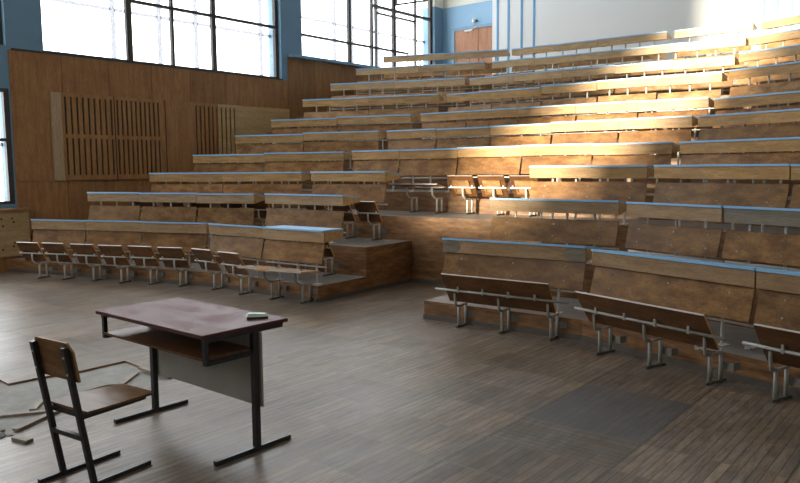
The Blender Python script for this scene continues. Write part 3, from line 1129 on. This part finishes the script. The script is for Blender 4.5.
# thin warped lip at the front edge
tp = b.build('table_top', [M['maroon']], td, .005)
b = MB()
b.box(-.001, L + .002, -.003, .003, H - .021, H - .002)
b.box(L - .003, L + .003, .0, Wd, H - .021, H - .002)
b.build('edge_band', M['maroonedge'], tp)
for x, s in ((.036, 1), (1.12, -1)):
    b = MB()
    b.tube([(x, .07, .014), (x, .61, .014)], .0135, square=True)
    b.tube([(x, .365, .02), (x, .365, H - .03)], .0175, square=True)
    b.tube([(x, .02, H - .035), (x, .57, H - .035)], .014, square=True)
    b.tube([(x, .035, .585), (x, .365, .585)], .0125, square=True)
    b.tube([(x, .035, .575), (x, .035, H - .03)], .0125, square=True)
    b.build('leg_frame', M['blacksteel'], td)
b = MB()
b.box(.05, L - .038, .022, .36, .599, .613)
b.build('shelf', M['seat'], td, .002)
b = MB()
b.box(.03, L + .004, .386, .400, .262, .70)
b.build('modesty_panel', M['greypanel'], td, .002)
b = MB()
b.box(.06, L - .06, .355, .37, .60, .72)
b.build('shelf_back', M['greypanel'], td)

# pale mint case on the desk
mc = thing('soap_case', 'small pale mint plastic case lying on the maroon desk', 'case', (-3.405, 2.80, H), .9)
b = MB()
b.box(-.062, .062, -.032, .032, 0, .010)
b.build('case_base', M['blacksteel'], mc, .003)
b = MB()
b.hexa([(-.064, -.034, .011), (.064, -.034, .011), (.064, .034, .011), (-.064, .034, .011),
        (-.05, -.022, .030), (.05, -.022, .024), (.05, .022, .024), (-.05, .022, .030)])
b.build('case_lid', M['mint'], mc, .004)

# ------------------------------------------------------------------ chair
ch = thing('school_chair', 'brown plywood chair with black steel frame behind the maroon desk', 'chair', (-3.714, 1.865, 0), .097)
w = .1385
def post_y(z):
    return -.05 - .125 * z / .758
for s in (-1, 1):
    b = MB()
    x = s * w
    b.tube([(x, -.19, .012), (x, .295, .012)], .0115, square=True)
    b.tube([(x, post_y(0.0), .012), (x, post_y(.762), .762)], .0135, square=True)
    b.tube([(x, post_y(.385), .385), (x, .28, .390)], .0115, square=True)
    b.build('side_frame', M['blacksteel'], ch)
b = MB()
b.tube([(-w, post_y(.27), .27), (w, post_y(.27), .27)], .0125, square=True)
b.tube([(-w, post_y(.385) + .03, .383), (w, post_y(.385) + .03, .383)], .010, square=True)
b.build('cross_bar', M['blacksteel'], ch)
# seat: slightly dished ply with rounded front corners
b = MB()
pl = [(-.165, -.085), (.165, -.085), (.175, .10), (.172, .26), (.155, .315), (.115, .34), (-.115, .34), (-.155, .315), (-.172, .26), (-.175, .10)]
b.prism(pl, .400, .413)
for v in b.bm.verts:
    if v.co.y > .30:
        v.co.z -= .008
b.build('seat', [M['chairwood'], M['chairedge']], ch, .003)
# backrest with cut corners
b = MB()
hw, c = .176, .04
pr = [(-hw, .578), (hw, .578), (hw, .735), (hw - c, .782), (-hw + c, .782), (-hw, .735)]
fr_, bk_ = [], []
for x, z in pr:
    yb = post_y(z) + .0145
    curve = -.020 * (x / hw) ** 2
    fr_.append(b.bm.verts.new((x, yb + .013, z)))
    bk_.append(b.bm.verts.new((x, yb, z)))
b.bm.faces.new(fr_)
b.bm.faces.new(bk_[::-1])
for i in range(len(pr)):
    j = (i + 1) % len(pr)
    f = b.bm.faces.new((fr_[i], fr_[j], bk_[j], bk_[i]))
    f.material_index = 1
b.build('backrest', [M['chairwood'], M['chairedge']], ch, .0015)
for s in (-1, 1):
    for z in (.62, .71):
        b = MB()
        b.disc((s * w, post_y(z) - .0135, z), (0, -1, 0), .007, .003, 8)
        b.build('bolt', M['bolt'], ch)

# ------------------------------------------------------------------ loose floor pieces and paper
def slat(p, q, wdt, z, label, th=.018):
    d = Vector((q[0] - p[0], q[1] - p[1], 0))
    L_ = d.length
    b = MB()
    b.box(0, L_, -wdt / 2, wdt / 2, 0, th)
    o = b.build('parquet_slat', M['slatfloor'], None, .002)
    o.location = (p[0], p[1], z)
    o.rotation_euler = (0, 0, atan2(d.y, d.x))
    tag(o, label, 'loose slat', 'loose parquet slats')
    return o
slat((-5.45, 1.55), (-4.99, 2.24), .035, -.0175, 'long loose slat lying inside the broken floor patch, behind the chair')
slat((-4.735, 1.93), (-4.92, 2.32), .045, .001, 'pale loose slat along the rim of the broken floor patch, behind the chair')
slat((-5.43, 3.22), (-4.98, 3.215), .04, .001, 'pale loose slat on the far rim of the broken patch, seen behind the desk leg')
slat((-5.16, 2.89), (-5.37, 3.15), .045, -.0175, 'short loose slat inside the broken patch, between chair seat and desk')
slat((-5.10, 2.20), (-5.27, 2.34), .045, -.0175, 'short pale slat inside the broken patch, just past the chair posts')
slat((-4.60, 1.87), (-4.47, 1.90), .05, .001, 'stub of slat at the corner of the broken floor patch')
for i, (x, y, s) in enumerate([(-4.72, 1.83, .07), (-4.69, 1.88, .05), (-4.80, 1.80, .05), (-4.85, 1.90, .03)]):
    b = MB()
    bmesh.ops.create_icosphere(b.bm, subdivisions=2, radius=s / 2)
    rnd = random.Random(i + 3)
    for v in b.bm.verts:
        v.co *= rnd.uniform(.75, 1.2)
        v.co.z *= .55
    o = b.build('rubble_lump', M['rubble'])
    o.location = (x, y, -.0175 + s * .22)
    tag(o, ['largest grey rubble lump at the corner of the broken patch', 'second grey rubble lump touching the loose slat end', 'flat grey rubble lump further inside the broken patch', 'tiny grey rubble crumb inside the broken patch'][i], 'rubble', 'rubble in the broken patch')

def crumple(name, loc, size, label, seed, rz=0):
    rnd = random.Random(seed)
    b = MB()
    n = 6
    g = [[b.bm.verts.new(((i / n - .5) * size[0], (j / n - .5) * size[1], rnd.uniform(.002, size[2]))) for j in range(n + 1)] for i in range(n + 1)]
    for i in range(n):
        for j in range(n):
            b.bm.faces.new((g[i][j], g[i + 1][j], g[i + 1][j + 1], g[i][j + 1]))
    r = bmesh.ops.solidify(b.bm, geom=list(b.bm.faces), thickness=.001)
    o = b.build(name, M['paper'])
    o.location = loc
    o.rotation_euler = (0, 0, rz)
    return tag(o, label, 'paper', 'paper scraps')
crumple('paper_scrap', (-1.655, 5.665, .242), (.19, .10, .03), 'white folded paper scrap resting on the end leg of the long bench', 4, .3)
crumple('paper_scrap', (-1.46, 6.06, ZT[0]), (.07, .06, .05), 'tiny white paper scrap lying on the low step behind the bench', 9, .8)
crumple('paper_scrap', (-6.75, 7.95, ZT[1]), (.07, .05, .012), 'small pale scrap on the second step beside the entry aisle', 12, .2)

# ------------------------------------------------------------------ light
world = bpy.data.worlds.new('World')
scene.world = world
world.use_nodes = True
nt = world.node_tree
bg = nt.nodes['Background']
bg.inputs[0].default_value = (.97, .985, 1.0, 1)
bg.inputs[1].default_value = 3.2

sun = bpy.data.lights.new('sun', 'SUN')
sun.energy = 6.5
sun.angle = radians(4.0)
sun.color = (1.0, .87, .66)
so = bpy.data.objects.new('sun', sun)
COL.objects.link(so)
d = Vector((.17, 1.0, -.17)).normalized()
so.rotation_euler = (-d).to_track_quat('Z', 'Y').to_euler()

def portal(name, loc, size, rot):
    l = bpy.data.lights.new(name, 'AREA')
    l.shape = 'RECTANGLE'
    l.size, l.size_y = size
    l.cycles.is_portal = True
    o = bpy.data.objects.new(name, l)
    COL.objects.link(o)
    o.location = loc
    o.rotation_euler = rot
    return o
for nm, y0, y1, z0, z1 in (('a', 5.99, 11.3, 3.62, WZ1), ('b', 11.94, 17.04, 4.19, WZ1), ('c', 1.0, 5.385, 1.09, 2.97), ('d', 1.0, 5.385, 3.66, WZ1)):
    portal('window_portal', (WALLX - .40, (y0 + y1) / 2, (z0 + z1) / 2), (z1 - z0, y1 - y0), (0, -pi / 2, 0))
portal('window_portal', (-7.385, FRONTY - .28, 6.12), (2.37, 6.15), (pi / 2, 0, 0))

# unseen wall added outside to keep the low sun off the side windows
b = MB()
b.box(-34.0, -9.05, -6.6, -6.0, -1, 16)
struct(b.build('sun_blocker_wall', M['plaster']))

# ------------------------------------------------------------------ camera
cd = bpy.data.cameras.new('camera')
cam = bpy.data.objects.new('camera', cd)
COL.objects.link(cam)
f_px, pitch, yaw, roll = 734.9, .101, .687, -.009
cd.sensor_fit = 'HORIZONTAL'
cd.sensor_width = 36
cd.lens = f_px / 800 * 36
cd.clip_end = 200
fw = Vector((-sin(yaw) * cos(pitch), cos(yaw) * cos(pitch), -sin(pitch)))
r = Vector((cos(yaw), sin(yaw), 0))
u = r.cross(fw)
r2 = r * cos(roll) + u * sin(roll)
u2 = -r * sin(roll) + u * cos(roll)
m3 = Matrix((r2, u2, -fw)).transposed()
cam.matrix_world = Matrix.Translation((0, 0, 1.639)) @ m3.to_4x4()
scene.camera = cam

vs_ = scene.view_settings
vs_.view_transform = 'Standard'
vs_.look = 'None'
vs_.gamma = 1
vs_.use_curve_mapping = False
vs_.exposure = 1.5
scene.cycles.max_bounces = 10
scene.cycles.diffuse_bounces = 6
scene.cycles.use_denoising = True
